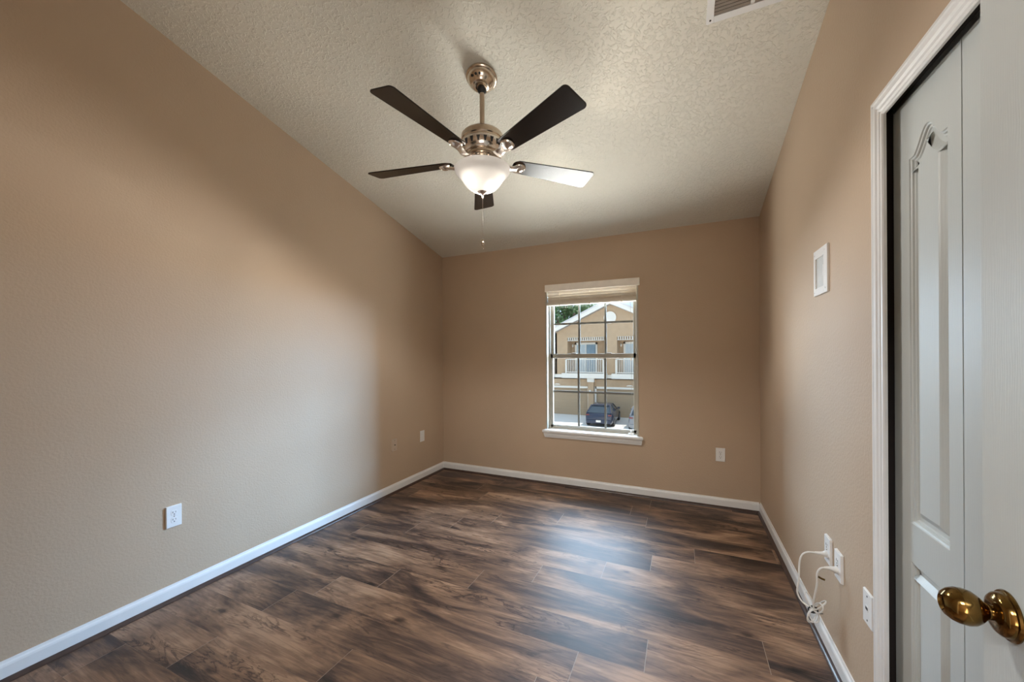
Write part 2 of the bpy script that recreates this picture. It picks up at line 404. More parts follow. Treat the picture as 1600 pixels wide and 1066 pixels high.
# hall behind the camera (closes the place off)
bm = BM(); box(bm, -1.4, 1.2, -1.7, YE-0.12, -0.06, 0.0); struct(obj('floor_hall', bm, M_FLOOR))
bm = BM(); box(bm, -1.5, 1.3, -1.8, -1.7, -0.1, 2.5); box(bm, -1.5, -1.4, -1.7, YE-0.12, -0.1, 2.5); box(bm, 1.2, 1.3, -1.7, YE-0.12, -0.1, 2.5)
struct(obj('wall_hall', bm, M_WALL))
bm = BM(); box(bm, -1.5, 1.3, -1.8, YE-0.12, 2.44, 2.55); struct(obj('ceiling_hall', bm, M_CEIL))
# closet interior
bm = BM()
box(bm, 1.25, 1.3, 0.1, 1.8, -0.1, 2.45); box(bm, XR+0.115, 1.3, 0.06, 0.11, -0.1, 2.45); box(bm, XR+0.115, 1.3, 1.8, 1.85, -0.1, 2.45)
box(bm, XR+0.115, 1.3, 0.1, 1.85, 2.4, 2.45); box(bm, XR, 1.3, 0.1, 1.85, -0.1, -0.001)
struct(obj('wall_closet', bm, M_GAPDARK))
bm = BM()
box(bm, XR+0.001, XR+0.115, CY1-0.004, CY1, 0, CZ); box(bm, XR+0.001, XR+0.115, CY0, CY1, CZ-0.004, CZ)
struct(obj('trim_1', bm, M_GAPDARK))

# baseboards and shoe mouldings
def base_prof(h=0.085, t=0.013, z0=0.018):
    return [(0, z0), (t, z0), (t, h-0.022), (t-0.002, h-0.014), (t-0.006, h-0.008), (t-0.008, h), (0, h)]
def shoe_prof(r=0.016, t=0.0):
    return [(0, 0)] + [(t+r*math.cos(a), 0.0185*math.sin(a)) for a in [i*PI/2/6 for i in range(7)]] + [(0, 0.0185)]
def run(bm, prof, kind, a, b):
    if kind == 'left': prism(bm, prof, lambda u, v, k: (XL+u, (a, b)[k], v))
    if kind == 'right': prism(bm, prof, lambda u, v, k: (XR-u, (a, b)[k], v))
    if kind == 'back': prism(bm, prof, lambda u, v, k: ((a, b)[k], YB-u, v))
    if kind == 'entry': prism(bm, prof, lambda u, v, k: ((a, b)[k], YE+u, v))
for side, a, b in (('left', YE, YB), ('right', 1.626, YB), ('back', XL+0.013, XR-0.013), ('entry', XL+0.013, DX0-0.06)):
    bm = BM(); run(bm, base_prof(), side, a, b); struct(obj('baseboard_'+side, bm, M_TRIM))
    bm = BM(); run(bm, shoe_prof(0.030), side, a, b); struct(obj('trim_%d' % {'left': 5, 'right': 6, 'back': 7, 'entry': 8}[side], bm, M_SHOE))

# closet casing (mitred colonial profile)
CAS = [(0, 0), (0, 0.007), (0.003, 0.011), (0.009, 0.0115), (0.011, 0.007), (0.014, 0.007), (0.018, 0.012), (0.025, 0.014), (0.028, 0.009), (0.031, 0.009), (0.036, 0.015),
       (0.046, 0.0175), (0.049, 0.012), (0.052, 0.0125), (0.056, 0.016), (0.066, 0.0145), (0.070, 0.009), (0.070, 0)]
def casing(bm, y_near, y_far, ztop, place):
    """U-shaped mitred casing; place(s, z, v) maps along-wall, height and proud distance to world."""
    rows = []
    for u, v in CAS:
        rows.append([bm.verts.new(place(*p, v)) for p in ((y_far+u, 0.0), (y_far+u, ztop+u), (y_near-u, ztop+u), (y_near-u, 0.0))])
    for A, B in zip(rows, rows[1:]+rows[:1]):
        for i in range(3): bm.faces.new((A[i], A[i+1], B[i+1], B[i]))
    bm.faces.new([r[0] for r in rows]); bm.faces.new([r[3] for r in rows])
bm = BM(); casing(bm, 0.34, 1.556, 2.060, lambda s, z, v: (XR-v, s, z))
struct(obj('trim_2', bm, M_TRIM))
# entry doorway lining and casing on the room side
bm = BM()
casing(bm, DX0+0.012, DX1-0.012, DZ-0.012, lambda s, z, v: (s, YE+v, z))
box(bm, DX0, DX0+0.016, YE-0.12, YE, 0, DZ); box(bm, DX1-0.016, DX1, YE-0.12, YE, 0, DZ); box(bm, DX0, DX1, YE-0.12, YE, DZ-0.016, DZ)
struct(obj('trim_3', bm, M_TRIM))

# ------------------------------------------------------------------ panelled doors
def arch_panel(x0, x1, z0, zs, zp, n=28):
    pts = [(x0, z0), (x1, z0), (x1, zs)]
    if zp > zs:
        for i in range(1, n):
            t = i/n; pts.append((x1+(x0-x1)*t, zs+(zp-zs)*(0.5-0.5*math.cos(2*PI*min(1, max(0, (t-0.12)/0.76))))**0.8))
    pts.append((x0, zs)); return pts
def inset(poly, d):
    """Move every point of a closed CCW polygon inwards by d."""
    n = len(poly); out = []
    for i in range(n):
        p0, p1, p2 = Vector(poly[i-1]), Vector(poly[i]), Vector(poly[(i+1) % n])
        a = (p1-p0).normalized(); b = (p2-p1).normalized()
        na, nb = Vector((-a.y, a.x)), Vector((-b.y, b.x)); m = (na+nb)
        m = m/max(0.35, m.length_squared/2) if m.length > 1e-6 else na
        out.append(tuple(p1+m*d))
    return out
def panel_face(bm, W, H, panels, y, sgn, rings):
    """Door skin at local y with moulded panels; sgn is the outward direction along y."""
    E = []; def_v = lambda p, dd=0.0: bm.verts.new((p[0], y-sgn*dd, p[1]))
    outer = [def_v(p) for p in ((0, 0), (W, 0), (W, H), (0, H))]
    E += [bm.edges.new((outer[i], outer[(i+1) % 4])) for i in range(4)]
    for P in panels:
        first = [def_v(p) for p in P]; n = len(P)
        E += [bm.edges.new((first[i], first[(i+1) % n])) for i in range(n)]
        prev = first
        for d, dep in rings:
            q = [def_v(p, dep) for p in inset(P, d)]
            for i in range(n): bm.faces.new((prev[i], prev[(i+1) % n], q[(i+1) % n], q[i]))
            prev = q
        bm.faces.new(prev)
    bmesh.ops.triangle_fill(bm, edges=E, use_beauty=True, use_dissolve=False)
    return outer
RINGS = [(0.002, 0.003), (0.006, 0.0045), (0.008, 0.009), (0.012, 0.0095), (0.015, 0.013), (0.026, 0.013), (0.040, 0.004), (0.044, 0.002)]
def door_slab(W, H, T, panels, name, parent, mat, both=True):
    bm = BM()
    a = panel_face(bm, W, H, panels, 0.0, 1, RINGS)
    if both: b = panel_face(bm, W, H, panels, -T, -1, RINGS)
    else:
        b = [bm.verts.new((p[0], -T, p[1])) for p in ((0, 0), (W, 0), (W, H), (0, H))]; bm.faces.new(b)
    for i in range(4): bm.faces.new((a[i], a[(i+1) % 4], b[(i+1) % 4], b[i]))
    return obj(name, bm, mat, parent)

# bifold closet leaves: local x runs from the far jamb toward the camera, faces the room
LW = 0.3245
first = True
cl = thing('bifold_closet_door', 'white four-leaf bifold closet door with arched raised panels in the right wall', 'closet door', (XR+0.030, 1.592, 0.012), -PI/2)
for i in range(4):
    # local x -> world -Y ; local +y -> world +X, so the room side is local -y
    bm = BM()
    P = [arch_panel(0.090, LW-0.056, 0.804, 1.873, 1.932), arch_panel(0.090, LW-0.056, 0.14, 0.688, 0.6881)]
    a = panel_face(bm, LW-0.004, 2.054, P, 0.0, -1, RINGS)
    b = [bm.verts.new((p[0], 0.030, p[1])) for p in ((0, 0), (LW-0.004, 0), (LW-0.004, 2.054), (0, 2.054))]; bm.faces.new(b)
    for k in range(4): bm.faces.new((a[k], a[(k+1) % 4], b[(k+1) % 4], b[k]))
    o = obj('door_leaf', bm, M_DOOR, cl); o.location = (i*LW, 0, 0)
for i in (1, 2):
    bm = BM(); lathe(bm, [(0, 0), (0.006, 0), (0.006, 0.014), (0.015, 0.02), (0.016, 0.028), (0.010, 0.034), (0, 0.036)], 20, Matrix.Rotation(PI/2, 4, 'X'))
    k = obj('knob', bm, M_PLATE, cl, smooth=True); k.location = (i*LW+(LW-0.05 if i == 1 else 0.05), 0, 0.93)
bm = BM(); box(bm, XR+0.034, XR+0.060, CY0+0.01, CY1-0.012, CZ-0.020, CZ-0.004)
tr = obj('closet_door_track', bm, M_TRACK); struct(tr); tr.name = 'trim_4'

# entry door standing open against the right wall
hinge = Vector((0.398, 0.012, 0.012)); edge = Vector((0.470, 0.927, 0.012))
DW = (edge-hinge).length; ang = math.atan2(edge.y-hinge.y, edge.x-hinge.x)
ed = thing('entry_door', 'open white panelled room door with brass knob at the right edge', 'door', hinge, ang)
P = [arch_panel(0.115, DW-0.115, 0.95, 1.80, 1.90), arch_panel(0.115, DW-0.115, 0.22, 0.80, 0.80)]
door_slab(DW, 2.03, 0.035, P, 'door_panel', ed, M_DOOR)
KX, KZ = DW-0.067, 0.9035-0.012
rose = [(0, 0), (0.037, 0), (0.0375, 0.002), (0.036, 0.0045), (0.033, 0.0055), (0.0325, 0.0075), (0.0315, 0.012), (0.027, 0.0165), (0.020, 0.019), (0.0125, 0.020), (0, 0.020)]
knobp = [(0.0115, 0.018), (0.0115, 0.024), (0.014, 0.027), (0.0205, 0.033), (0.0255, 0.040), (0.0275, 0.048), (0.0268, 0.058), (0.0235, 0.066), (0.0175, 0.0730), (0.0125, 0.0755), (0.0115, 0.0735), (0.010, 0.071), (0, 0.0705)]
for s in (1, -1):
    Mx = Matrix.Translation((KX, 0 if s > 0 else -0.035, KZ)) @ Matrix.Rotation(-PI/2 if s > 0 else PI/2, 4, 'X')
    sc = 1.0 if s > 0 else 0.72
    bm = BM(); lathe(bm, [(r, z*sc) for r, z in rose], 48, Mx); rs = obj('knob_rose', bm, M_BRASS, ed, smooth=True, label='antique brass rose of the door knob')
    bm = BM(); lathe(bm, [(r, z*sc) for r, z in knobp], 48, Mx); obj('door_knob', bm, M_BRASS, ed, smooth=True, label='egg-shaped antique brass door knob')
bm = BM(); box(bm, DW-0.0005, DW+0.0015, -0.029, -0.006, KZ-0.028, KZ+0.028); box(bm, DW, DW+0.010, -0.023, -0.012, KZ-0.008, KZ+0.008)
obj('latch', bm, M_BRASS, ed)
for z in (0.2, 1.0, 1.8):
    bm = BM(); lathe(bm, [(0, 0), (0.006, 0), (0.006, 0.09), (0, 0.09)], 12, Matrix.Translation((-0.004, 0.006, z))); obj('hinge', bm, M_BRASS, ed, smooth=True)

# ------------------------------------------------------------------ window
win = thing('window_1', 'white framed double-hung window with grilles in the window wall', 'window', (0, 0, 0)); win['kind'] = 'structure'
bm = BM()
LT = 0.016
box(bm, WX0, WX0+LT, YB-0.004, YB+WT-0.01, WZ0, WZ1); box(bm, WX1-LT, WX1, YB-0.004, YB+WT-0.01, WZ0, WZ1)
box(bm, WX0, WX1, YB-0.004, YB+WT-0.01, WZ1-LT, WZ1)
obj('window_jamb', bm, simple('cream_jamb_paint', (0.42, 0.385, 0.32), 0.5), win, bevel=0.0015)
# stool and apron moulding
bm = BM()
prof = [(0, 0.474), (0.016, 0.474), (0.018, 0.482), (0.022, 0.490), (0.026, 0.500), (0.029, 0.512), (0.029, 0.520), (0.040, 0.524), (0.046, 0.531), (0.047, 0.540), (0.044, 0.549), (0.038, 0.553), (0, 0.553)]
for i in range(len(prof)):
    pass
sec = []
for u, v in prof:
    ext = u*0.55+0.002
    sec.append((bm.verts.new((WX0-ext, YB-u, v)), bm.verts.new((WX1+ext+0.012, YB-u, v))))
for A, B in zip(sec, sec[1:]): bm.faces.new((A[0], A[1], B[1], B[0]))
bl = [s[0] for s in sec]; br = [s[1] for s in sec]
bm.faces.new(bl); bm.faces.new(br); bm.faces.new((sec[0][0], sec[0][1], sec[-1][1], sec[-1][0]))
box(bm, WX0+0.001, WX1-0.001, YB-0.002, YB+WT-0.02, 0.536, 0.5525)
obj('window_sill', bm, M_TRIM, win)
IX0, IX1 = WX0+LT, WX1-LT
ZM = 1.285
def sash(name, y, z0, z1, fw, botw, topw, mat_f):
    bm = BM(); T = 0.03
    box(bm, IX0+0.012, IX0+0.012+fw, y, y+T, z0, z1); box(bm, IX1-0.012-fw, IX1-0.012, y, y+T, z0, z1)
    box(bm, IX0+0.012, IX1-0.012, y, y+T, z0, z0+botw); box(bm, IX0+0.012, IX1-0.012, y, y+T, z1-topw, z1)
    s = obj(name, bm, M_VINYL, win, bevel=0.002)
    gx0, gx1 = IX0+0.012+fw, IX1-0.012-fw; gz0, gz1 = z0+botw, z1-topw
    bm = BM(); box(bm, gx0-0.004, gx1+0.004, y+0.013, y+0.017, gz0-0.004, gz1+0.004); obj('pane', bm, M_GLASS, s)
    bm = BM()
    for i in (1, 2): x = gx0+(gx1-gx0)*i/3; box(bm, x-0.0105, x+0.0105, y+0.0125, y+0.0175, gz0, gz1)
    zm = (gz0+gz1)/2; box(bm, gx0, gx1, y+0.012, y+0.018, zm-0.0105, zm+0.0105)
    obj('grille', bm, M_GRID, s, label='grey muntin grille of the window sash')
    return s
bm = BM()
box(bm, IX0, IX0+0.014, YB+0.06, YB+0.135, 0.553, WZ1-LT); box(bm, IX1-0.014, IX1, YB+0.06, YB+0.135, 0.553, WZ1-LT)
box(bm, IX0, IX1, YB+0.058, YB+0.135, 0.5525, 0.566); box(bm, IX0, IX1, YB+0.06, YB+0.135, WZ1-LT-0.02, WZ1-LT)
obj('window_frame', bm, M_VINYL, win, bevel=0.0015)
sash('upper_sash', YB+0.100, ZM-0.005, WZ1-LT-0.02, 0.030, 0.035, 0.03, M_VINYL)
sash('lower_sash', YB+0.068, 0.562, ZM+0.035, 0.026, 0.030, 0.045, M_VINYL)
for x in (WX0+0.28, WX1-0.28):
    bm = BM(); box(bm, x-0.025, x+0.025, YB+0.060, YB+0.075, ZM+0.030, ZM+0.042, 0.003); obj('sash_lock', bm, M_VINYL, win)

# faux-wood blind pulled up to the top
bl_ = thing('window_blind', 'cream horizontal slat blind raised to the top of the window', 'window blind', (-0.8225, YB, WZ1))
def L(bm): bmesh.ops.translate(bm, vec=-Vector((-0.8225, YB, WZ1)), verts=bm.verts); return bm
bm = BM(); box(bm, -1.272, -0.356, YB-0.028, YB-0.018, 1.948, 2.017, 0.002); box(bm, -1.272, -1.264, YB-0.02, YB-0.001, 1.948, 2.017); box(bm, -0.364, -0.356, YB-0.02, YB-0.001, 1.948, 2.017)
obj('valance', L(bm), simple('valance_white', (0.86, 0.81, 0.73), 0.4), bl_)
bm = BM(); box(bm, WX0+LT+0.004, WX1-LT-0.004, YB+0.004, YB+0.052, 1.945, 1.985); obj('headrail', L(bm), M_BLIND, bl_)
sx0, sx1 = WX0+LT+0.005, WX1-LT-0.005
zs_ = [1.924, 1.897, 1.873, 1.853]
for i, z in enumerate(zs_):          # hanging slats, tilted nearly shut
    bm = BM(); tl = (0.62, 0.66, 0.70, 0.80)[i]+random.uniform(-0.02, 0.02); c, s_ = math.cos(tl), math.sin(tl)
    pf = [(-0.025, -0.0012), (0, 0.0006), (0.025, -0.0012), (0.025, 0.0018), (0, 0.0036), (-0.025, 0.0018)]
    prism(bm, [(u*s_-v*c, u*c+v*s_) for u, v in pf], lambda u, v, kk: ((sx0, sx1)[kk], YB+0.022-u, z+v))
    obj('slat', L(bm), M_BLIND, bl_)
z = 1.8475
while z > 1.829:                     # slats already gathered on the bottom rail
    bm = BM(); yy = random.uniform(-0.002, 0.002)
    prism(bm, [(0.0+yy, 0), (0.025+yy, 0.0015), (0.050+yy, 0), (0.050+yy, 0.003), (0.025+yy, 0.0045), (yy, 0.003)], lambda u, v, kk: ((sx0, sx1)[kk], YB+0.001+u, z-0.003+v))
    obj('slat', L(bm), M_BLIND, bl_); z -= 0.0036
bm = BM(); box(bm, sx0, sx1, YB+0.001, YB+0.051, 1.810, 1.828, 0.003); obj('bottom_rail', L(bm), simple('bottom_rail_white', (0.80, 0.76, 0.68), 0.4), bl_)
for x in (sx0+0.13, (sx0+sx1)/2, sx1-0.13):
    bm = BM(); tube(bm, [(x, YB-0.001, 1.945), (x, YB-0.003, 1.88), (x, YB-0.001, 1.815)], 0.0016, 6)
    box(bm, x-0.008, x+0.008, YB-0.004, YB+0.001, 1.806, 1.822, 0.002); obj('ladder_cord', L(bm), M_BLIND, bl_)
bm = BM(); tube(bm, catmull([(sx1-0.055, YB+0.03, 1.94), (sx1-0.052, YB+0.035, 1.7), (sx1-0.050, YB+0.035, 1.30), (sx1-0.045, YB+0.035, 0.95), (sx1-0.045, YB+0.035, 0.80)]), 0.0014, 6)
obj('lift_cord', L(bm), simple('cord_tan', (0.35, 0.30, 0.24), 0.7), bl_)
bm = BM(); lathe(bm, [(0, 0), (0.006, 0.002), (0.007, 0.012), (0.004, 0.03), (0, 0.031)], 12, Matrix.Translation((sx1-0.0505, YB+0.035, 1.25))); obj('cord_tassel', L(bm), M_BLIND, bl_, smooth=True)
bm = BM(); tube(bm, catmull([(sx0+0.045, YB+0.03, 1.93), (sx0+0.046, YB+0.035, 1.4), (sx0+0.05, YB+0.035, 0.75)]), 0.0012, 6)
obj('lift_cord', L(bm), simple('cord_tan2', (0.35, 0.30, 0.24), 0.7), bl_)
bm = BM(); box(bm, WX1-0.10, WX1-0.05, YB+0.02, YB+0.045, 0.553, 0.568, 0.004); box(bm, WX1-0.082, WX1-0.066, YB+0.026, YB+0.036, 0.566, 0.60, 0.003)
br_ = thing('blind_bracket', 'small white blind bracket lying on the right end of the window sill', 'bracket', (WX1-0.07, YB+0.03, 0.553))
bmesh.ops.translate(bm, vec=(-(WX1-0.07), -(YB+0.03), -0.553), verts=bm.verts); obj('bracket', bm, M_PLATE, br_)

# ------------------------------------------------------------------ ceiling fan
FX, FY = -1.010, 1.867
FZ = zc(FY)
fan = thing('ceiling_fan', 'five-blade ceiling fan with dark wood blades, pewter body and lit frosted bowl', 'ceiling fan', (FX, FY, FZ))
slope = Matrix.Rotation(-math.atan(SL), 4, 'X')
def fz(z): return z-FZ
bm = BM()
lathe(bm, [(0, 0), (0.084, 0), (0.087, -0.006), (0.087, -0.014), (0.083, -0.019), (0.078, -0.021), (0.077, -0.027), (0.070, -0.040), (0.056, -0.054), (0.046, -0.060), (0.044, -0.064),
           (0.036, -0.067), (0.034, -0.072), (0.026, -0.074), (0.022, -0.070), (0, -0.070)], 56, slope)
can = obj('canopy', bm, M_BRONZE, fan, smooth=True)
for a in (1.25, 1.62, 1.95):
    bm = BM(); lathe(bm, [(0, 0), (0.0065, 0), (0.0065, -0.004), (0, -0.004)], 12,
                     slope @ Matrix.Rotation(a-PI, 4, 'Z') @ Matrix.Translation((0.0645, 0, -0.0475)) @ Matrix.Rotation(-0.75, 4, 'Y'))
    obj('canopy_screw', bm, M_BLACK, can)
bm = BM(); lathe(bm, [(0, -0.045), (0.018, -0.05), (0.026, -0.066), (0.026, -0.078), (0.020, -0.088), (0.014, -0.094), (0, -0.094)], 24); obj('hanger_ball', bm, M_BLACK, fan, smooth=True)
bm = BM(); lathe(bm, [(0.0, -0.06), (0.0135, -0.06), (0.0135, fz(2.53)), (0.0, fz(2.53))], 24); obj('downrod', bm, simple('satin_downrod', (0.50, 0.40, 0.31), 0.42, 1.0), fan, smooth=True)
# motor housing
bm = BM()
lathe(bm, [(0, fz(2.552)), (0.020, fz(2.553)), (0.024, fz(2.548)), (0.085, fz(2.546)), (0.108, fz(2.540)), (0.116, fz(2.530)), (0.116, fz(2.505)), (0.112, fz(2.500)),
           (0.112, fz(2.492)), (0.118, fz(2.486))], 64)
mh = obj('motor_housing', bm, M_BRONZE, fan, smooth=True)
bm = BM()
lathe(bm, [(0.118, fz(2.486)), (0.121, fz(2.478)), (0.113, fz(2.445)), (0.105, fz(2.432)), (0.100, fz(2.428)), (0, fz(2.428))], 64)
vb = obj('vent_band', bm, M_NICKEL, fan, smooth=True)
for i in range(20):
    a = 2*PI*i/20
    bm = BM()
    Mt = Matrix.Rotation(a, 4, 'Z') @ Matrix.Translation((0.1172, 0, fz(2.462))) @ Matrix.Rotation(0.24, 4, 'Y')
    prism(bm, [(-0.009, 0.012), (0.009, 0.012), (0.004, -0.014), (-0.004, -0.014)], lambda u, v, k: (0.0022-0.004*k, u, v))
    bmesh.ops.transform(bm, matrix=Mt, verts=bm.verts)
    obj('vent_slot', bm, M_BLACK, vb)
# blade flywheel and bowl-shaped switch housing
bm = BM(); lathe(bm, [(0, fz(2.430)), (0.088, fz(2.430)), (0.092, fz(2.424)), (0.092, fz(2.412)), (0.085, fz(2.408)), (0, fz(2.408))], 48); obj('flywheel', bm, M_BRONZE, fan, smooth=True)
bm = BM(); lathe(bm, [(0, fz(2.408)), (0.070, fz(2.408)), (0.074, fz(2.402)), (0.078, fz(2.372)), (0.074, fz(2.366)), (0.074, fz(2.356)), (0.128, fz(2.352)), (0.130, fz(2.346)), (0, fz(2.346))], 64)
obj('switch_housing', bm, M_NICKEL, fan, smooth=True)
# five blades and their irons
BZ = 2.398
for k in range(5):
    a = math.radians(45.5+72*k)
    bm = BM(); nL = 14
    r0, r1 = 0.178, 0.690
    def hw(t): return 0.050+(0.0735-0.050)*min(1, t*1.05)
    out = []
    cr = 0.022
    w0 = hw(0); w1 = hw(1)
    side = [(r0+0.030, w0), (r1-cr, w1)]
    out += [(r0, -w0*0.45), (r0+0.008, -w0*0.72), (r0+0.030, -w0*0.98)]
    out += [(r1-cr, -w1)] + [(r1-cr+cr*math.sin(t), -w1+cr-cr*math.cos(t)) for t in (PI/8, PI/4, 3*PI/8)] + [(r1, -w1+cr)]
    out += [(r1, w1-cr)] + [(r1-cr+cr*math.cos(t), w1-cr+cr*math.sin(t)) for t in (PI/8, PI/4, 3*PI/8)] + [(r1-cr, w1)]
    out += [(r0+0.030, w0*0.98), (r0+0.008, w0*0.72), (r0, w0*0.45)]
    prism(bm, out, lambda u, v, kk: (u, v, -0.003+0.006*kk))
    Mb = Matrix.Rotation(a, 4, 'Z') @ Matrix.Translation((0, 0, fz(BZ))) @ Matrix.Rotation(math.radians(-13), 4, 'X')
    o = obj('fan_blade', bm, M_BLADE, fan, bevel=0.0015); o.matrix_local = Mb
    # iron: curved arm from the flywheel, medallion under the blade root
    bm = BM()
    arm = catmull([(0.070, 0, 0.020), (0.092, 0, 0.006), (0.118, 0, -0.020), (0.150, 0, -0.026), (0.185, 0, -0.018), (0.215, 0, -0.013)], 5)
    sect = []
    for i, p in enumerate(arm):
        t = i/(len(arm)-1); wd = 0.022+0.012*math.cos((t-0.45)*5.5)**2; th = 0.008
        sect.append([bm.verts.new((p.x, s*wd, p.z+q)) for s, q in ((-1, -th*0.3), (-0.55, -th), (0.55, -th), (1, -th*0.3), (1, th*0.4), (-1, th*0.4))])
    for A, B in zip(sect, sect[1:]):
        for j in range(6): bm.faces.new((A[j], A[(j+1) % 6], B[(j+1) % 6], B[j]))
    bm.faces.new(sect[0]); bm.faces.new(sect[-1][::-1])
    vs = lathe(bm, [(0, -0.0035), (0.036, -0.0035), (0.038, -0.008), (0.036, -0.013), (0.031, -0.017), (0.0295, -0.0155), (0.027, -0.0165), (0.018, -0.0235), (0.009, -0.026), (0, -0.0265)], 32,
               Matrix.Translation((0.222, 0, 0)) @ Matrix.Diagonal((1.0, 0.98, 1, 1)))
    o = obj('blade_iron', bm, M_NICKEL, fan, smooth=True); o.matrix_local = Mb
# light kit
bm = BM()
outer = [(0.022, 2.222), (0.040, 2.226), (0.062, 2.235), (0.083, 2.250), (0.100, 2.268), (0.113, 2.288), (0.122, 2.302), (0.133, 2.313), (0.144, 2.322), (0.151, 2.332), (0.154, 2.342), (0.1545, 2.348)]
inner = [(r-0.004, z+0.001) for r, z in outer[::-1]]
lathe(bm, [(r, fz(z)) for r, z in outer+[(0.1535, 2.350), (0.1515, 2.349)]], 72)
obj('glass_bowl', bm, M_FROST, fan, smooth=True, label='lit frosted glass light bowl')
for dx, dy in ((0.058, 0.022), (-0.026, -0.050)):
    px = Vector((dx, dy, 0))
    bm = BM(); lathe(bm, [(0, 0), (0.012, 0.0), (0.022, 0.012), (0.027, 0.028), (0.022, 0.045), (0.012, 0.056), (0.011, 0.066), (0, 0.066)], 20, Matrix.Translation((px.x, px.y, fz(2.322))))
    obj('light_bulb', bm, M_BULB, fan, smooth=True)
bm = BM(); lathe(bm, [(0, 2.205-FZ), (0.007, fz(2.205)), (0.010, fz(2.210)), (0.022, fz(2.215)), (0.027, fz(2.222)), (0.026, fz(2.227)), (0, fz(2.232))], 32); obj('finial', bm, M_NICKEL, fan, smooth=True)
bm = BM(); lathe(bm, [(0, fz(2.34)), (0.005, fz(2.34)), (0.005, fz(2.22)), (0, fz(2.22))], 12); obj('centre_stem', bm, M_NICKEL, fan, smooth=True)
bm = BM()
zz_ = 2.206
lathe(bm, [(0, fz(2.206)), (0.0065, fz(2.203)), (0.0075, fz(2.196)), (0.005, fz(2.188)), (0.0025, fz(2.186)), (0, fz(2.186))], 14)
z = 2.186
while z > 1.958:
    r = 0.0019 if z > 2.14 else 0.0014
    lathe(bm, [(0.0004, fz(z)), (r, fz(z-0.0012)), (0.0004, fz(z-0.0028))], 6); z -= 0.0030
ch = obj('pull_chain', bm, M_NICKEL, fan, smooth=True)
bm = BM(); lathe(bm, [(0, fz(1.960)), (0.003, fz(1.957)), (0.0035, fz(1.948)), (0.0085, fz(1.943)), (0.0095, fz(1.936)), (0.0085, fz(1.931)), (0.0095, fz(1.927)), (0.007, fz(1.922)), (0.0035, fz(1.918)), (0.0035, fz(1.910)), (0, fz(1.906))], 16)
obj('chain_fob', bm, M_BRONZE, ch, smooth=True)

# ------------------------------------------------------------------ ceiling register
sl = math.atan(SL)
vy0, vy1 = 1.715, 1.975; vx0, vx1 = 0.108, 0.465
vent = thing('ceiling_vent', 'white louvred air register in the ceiling at the top edge', 'air vent', ((vx0+vx1)/2, vy1, zc(vy1)))
vent.rotation_euler = (-sl, 0, 0)
vw = (vx1-vx0)/2; vl = (vy1-vy0)/math.cos(sl)
bm = BM(); fr = 0.030
box(bm, -vw, -vw+fr, -vl, 0, -0.008, 0.0005, 0.002); box(bm, vw-fr, vw, -vl, 0, -0.008, 0.0005, 0.002)
box(bm, -vw+fr, vw-fr, -vl, -vl+fr, -0.008, 0.0005, 0.002); box(bm, -vw+fr, vw-fr, -fr, 0, -0.008, 0.0005, 0.002); box(bm, -0.008, 0.008, -vl+fr, -fr, -0.007, 0, 0.001)
obj('vent_frame', bm, M_TRIM, vent)
bm = BM(); box(bm, -vw+0.01, vw-0.01, -vl+0.01, -0.01, -0.0005, 0.0008); obj('duct_dark_sheet', bm, M_SLOT, vent)  # dark sheet, shade between the louvres put into its colour
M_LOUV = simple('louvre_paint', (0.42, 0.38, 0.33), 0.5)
n = 14
for i in range(n):
    y = -vl+fr+(vl-2*fr)*(i+0.5)/n
    bm = BM()
    prism(bm, [(-0.0040, -0.0010), (0.0034, -0.0075), (0.0042, -0.0068), (-0.0032, -0.0003)], lambda u, v, k: ((-vw+fr, vw-fr)[k], y+u, v))
    obj('louvre', bm, M_LOUV, vent)
bm = BM(); lathe(bm, [(0, -0.0095), (0.004, -0.009), (0.0045, -0.008), (0, -0.0078)], 12, Matrix.Translation((-vw+0.016, -0.016, 0))); obj('screw', bm, M_SLOT, vent)

# ------------------------------------------------------------------ wall plates (local: faces -y, z up, back at y = 0)
def plate_body(t, mat, w=0.036, h=0.058, wd=0.005):
    bm = BM()
    prism(bm, [(-w, -h), (w, -h), (w, h), (-w, h)], lambda u, v, k: (u*(1-0.06*k), -wd*k, v*(1-0.035*k)))
    return obj('cover_plate', bm, mat, t, bevel=0.0012)
def duplex(name, label, loc, rot, wd=0.006):
    t = thing(name, label, 'electrical outlet', loc, rot)
    plate_body(t, M_PLATE, wd=wd)
    for s in (1, -1):
        bm = BM(); n = 20
        pts = [(max(-0.0145, min(0.0145, 0.0172*math.cos(2*PI*i/n))), s*0.0195+max(-0.0142, min(0.0142, 0.0172*math.sin(2*PI*i/n)))) for i in range(n)]
        prism(bm, pts, lambda u, v, k: (u, -wd-0.0016*k+0.0006, v)); so = obj('socket', bm, M_PLATE, t, bevel=0.0005)
        bm = BM(); y = -wd-0.0012
        box(bm, -0.0075, -0.0055, y-0.0004, y, s*0.0195-0.001, s*0.0195+0.008); box(bm, 0.0055, 0.0075, y-0.0004, y, s*0.0195, s*0.0195+0.007)
        lathe(bm, [(0, 0), (0.0027, 0), (0.0027, 0.0004), (0, 0.0004)], 10, Matrix.Translation((0, y, s*0.0195-0.008)) @ Matrix.Rotation(PI/2, 4, 'X'))
        obj('socket_slots', bm, M_SLOT, so)
    bm = BM(); lathe(bm, [(0, 0), (0.0035, 0), (0.003, 0.0012), (0, 0.0014)], 12, Matrix.Translation((0, -wd, 0)) @ Matrix.Rotation(PI/2, 4, 'X')); obj('screw', bm, M_NICKEL, t, smooth=True)
    return t
RL, RR = PI/2, -PI/2
duplex('duplex_outlet', 'white duplex outlet low on the left wall, nearest the camera', (XL, 1.129, 0.452), RL, 0.009)
duplex('duplex_outlet', 'white duplex outlet on the window wall, right of the window', (0.291, YB, 0.450), 0, 0.006)
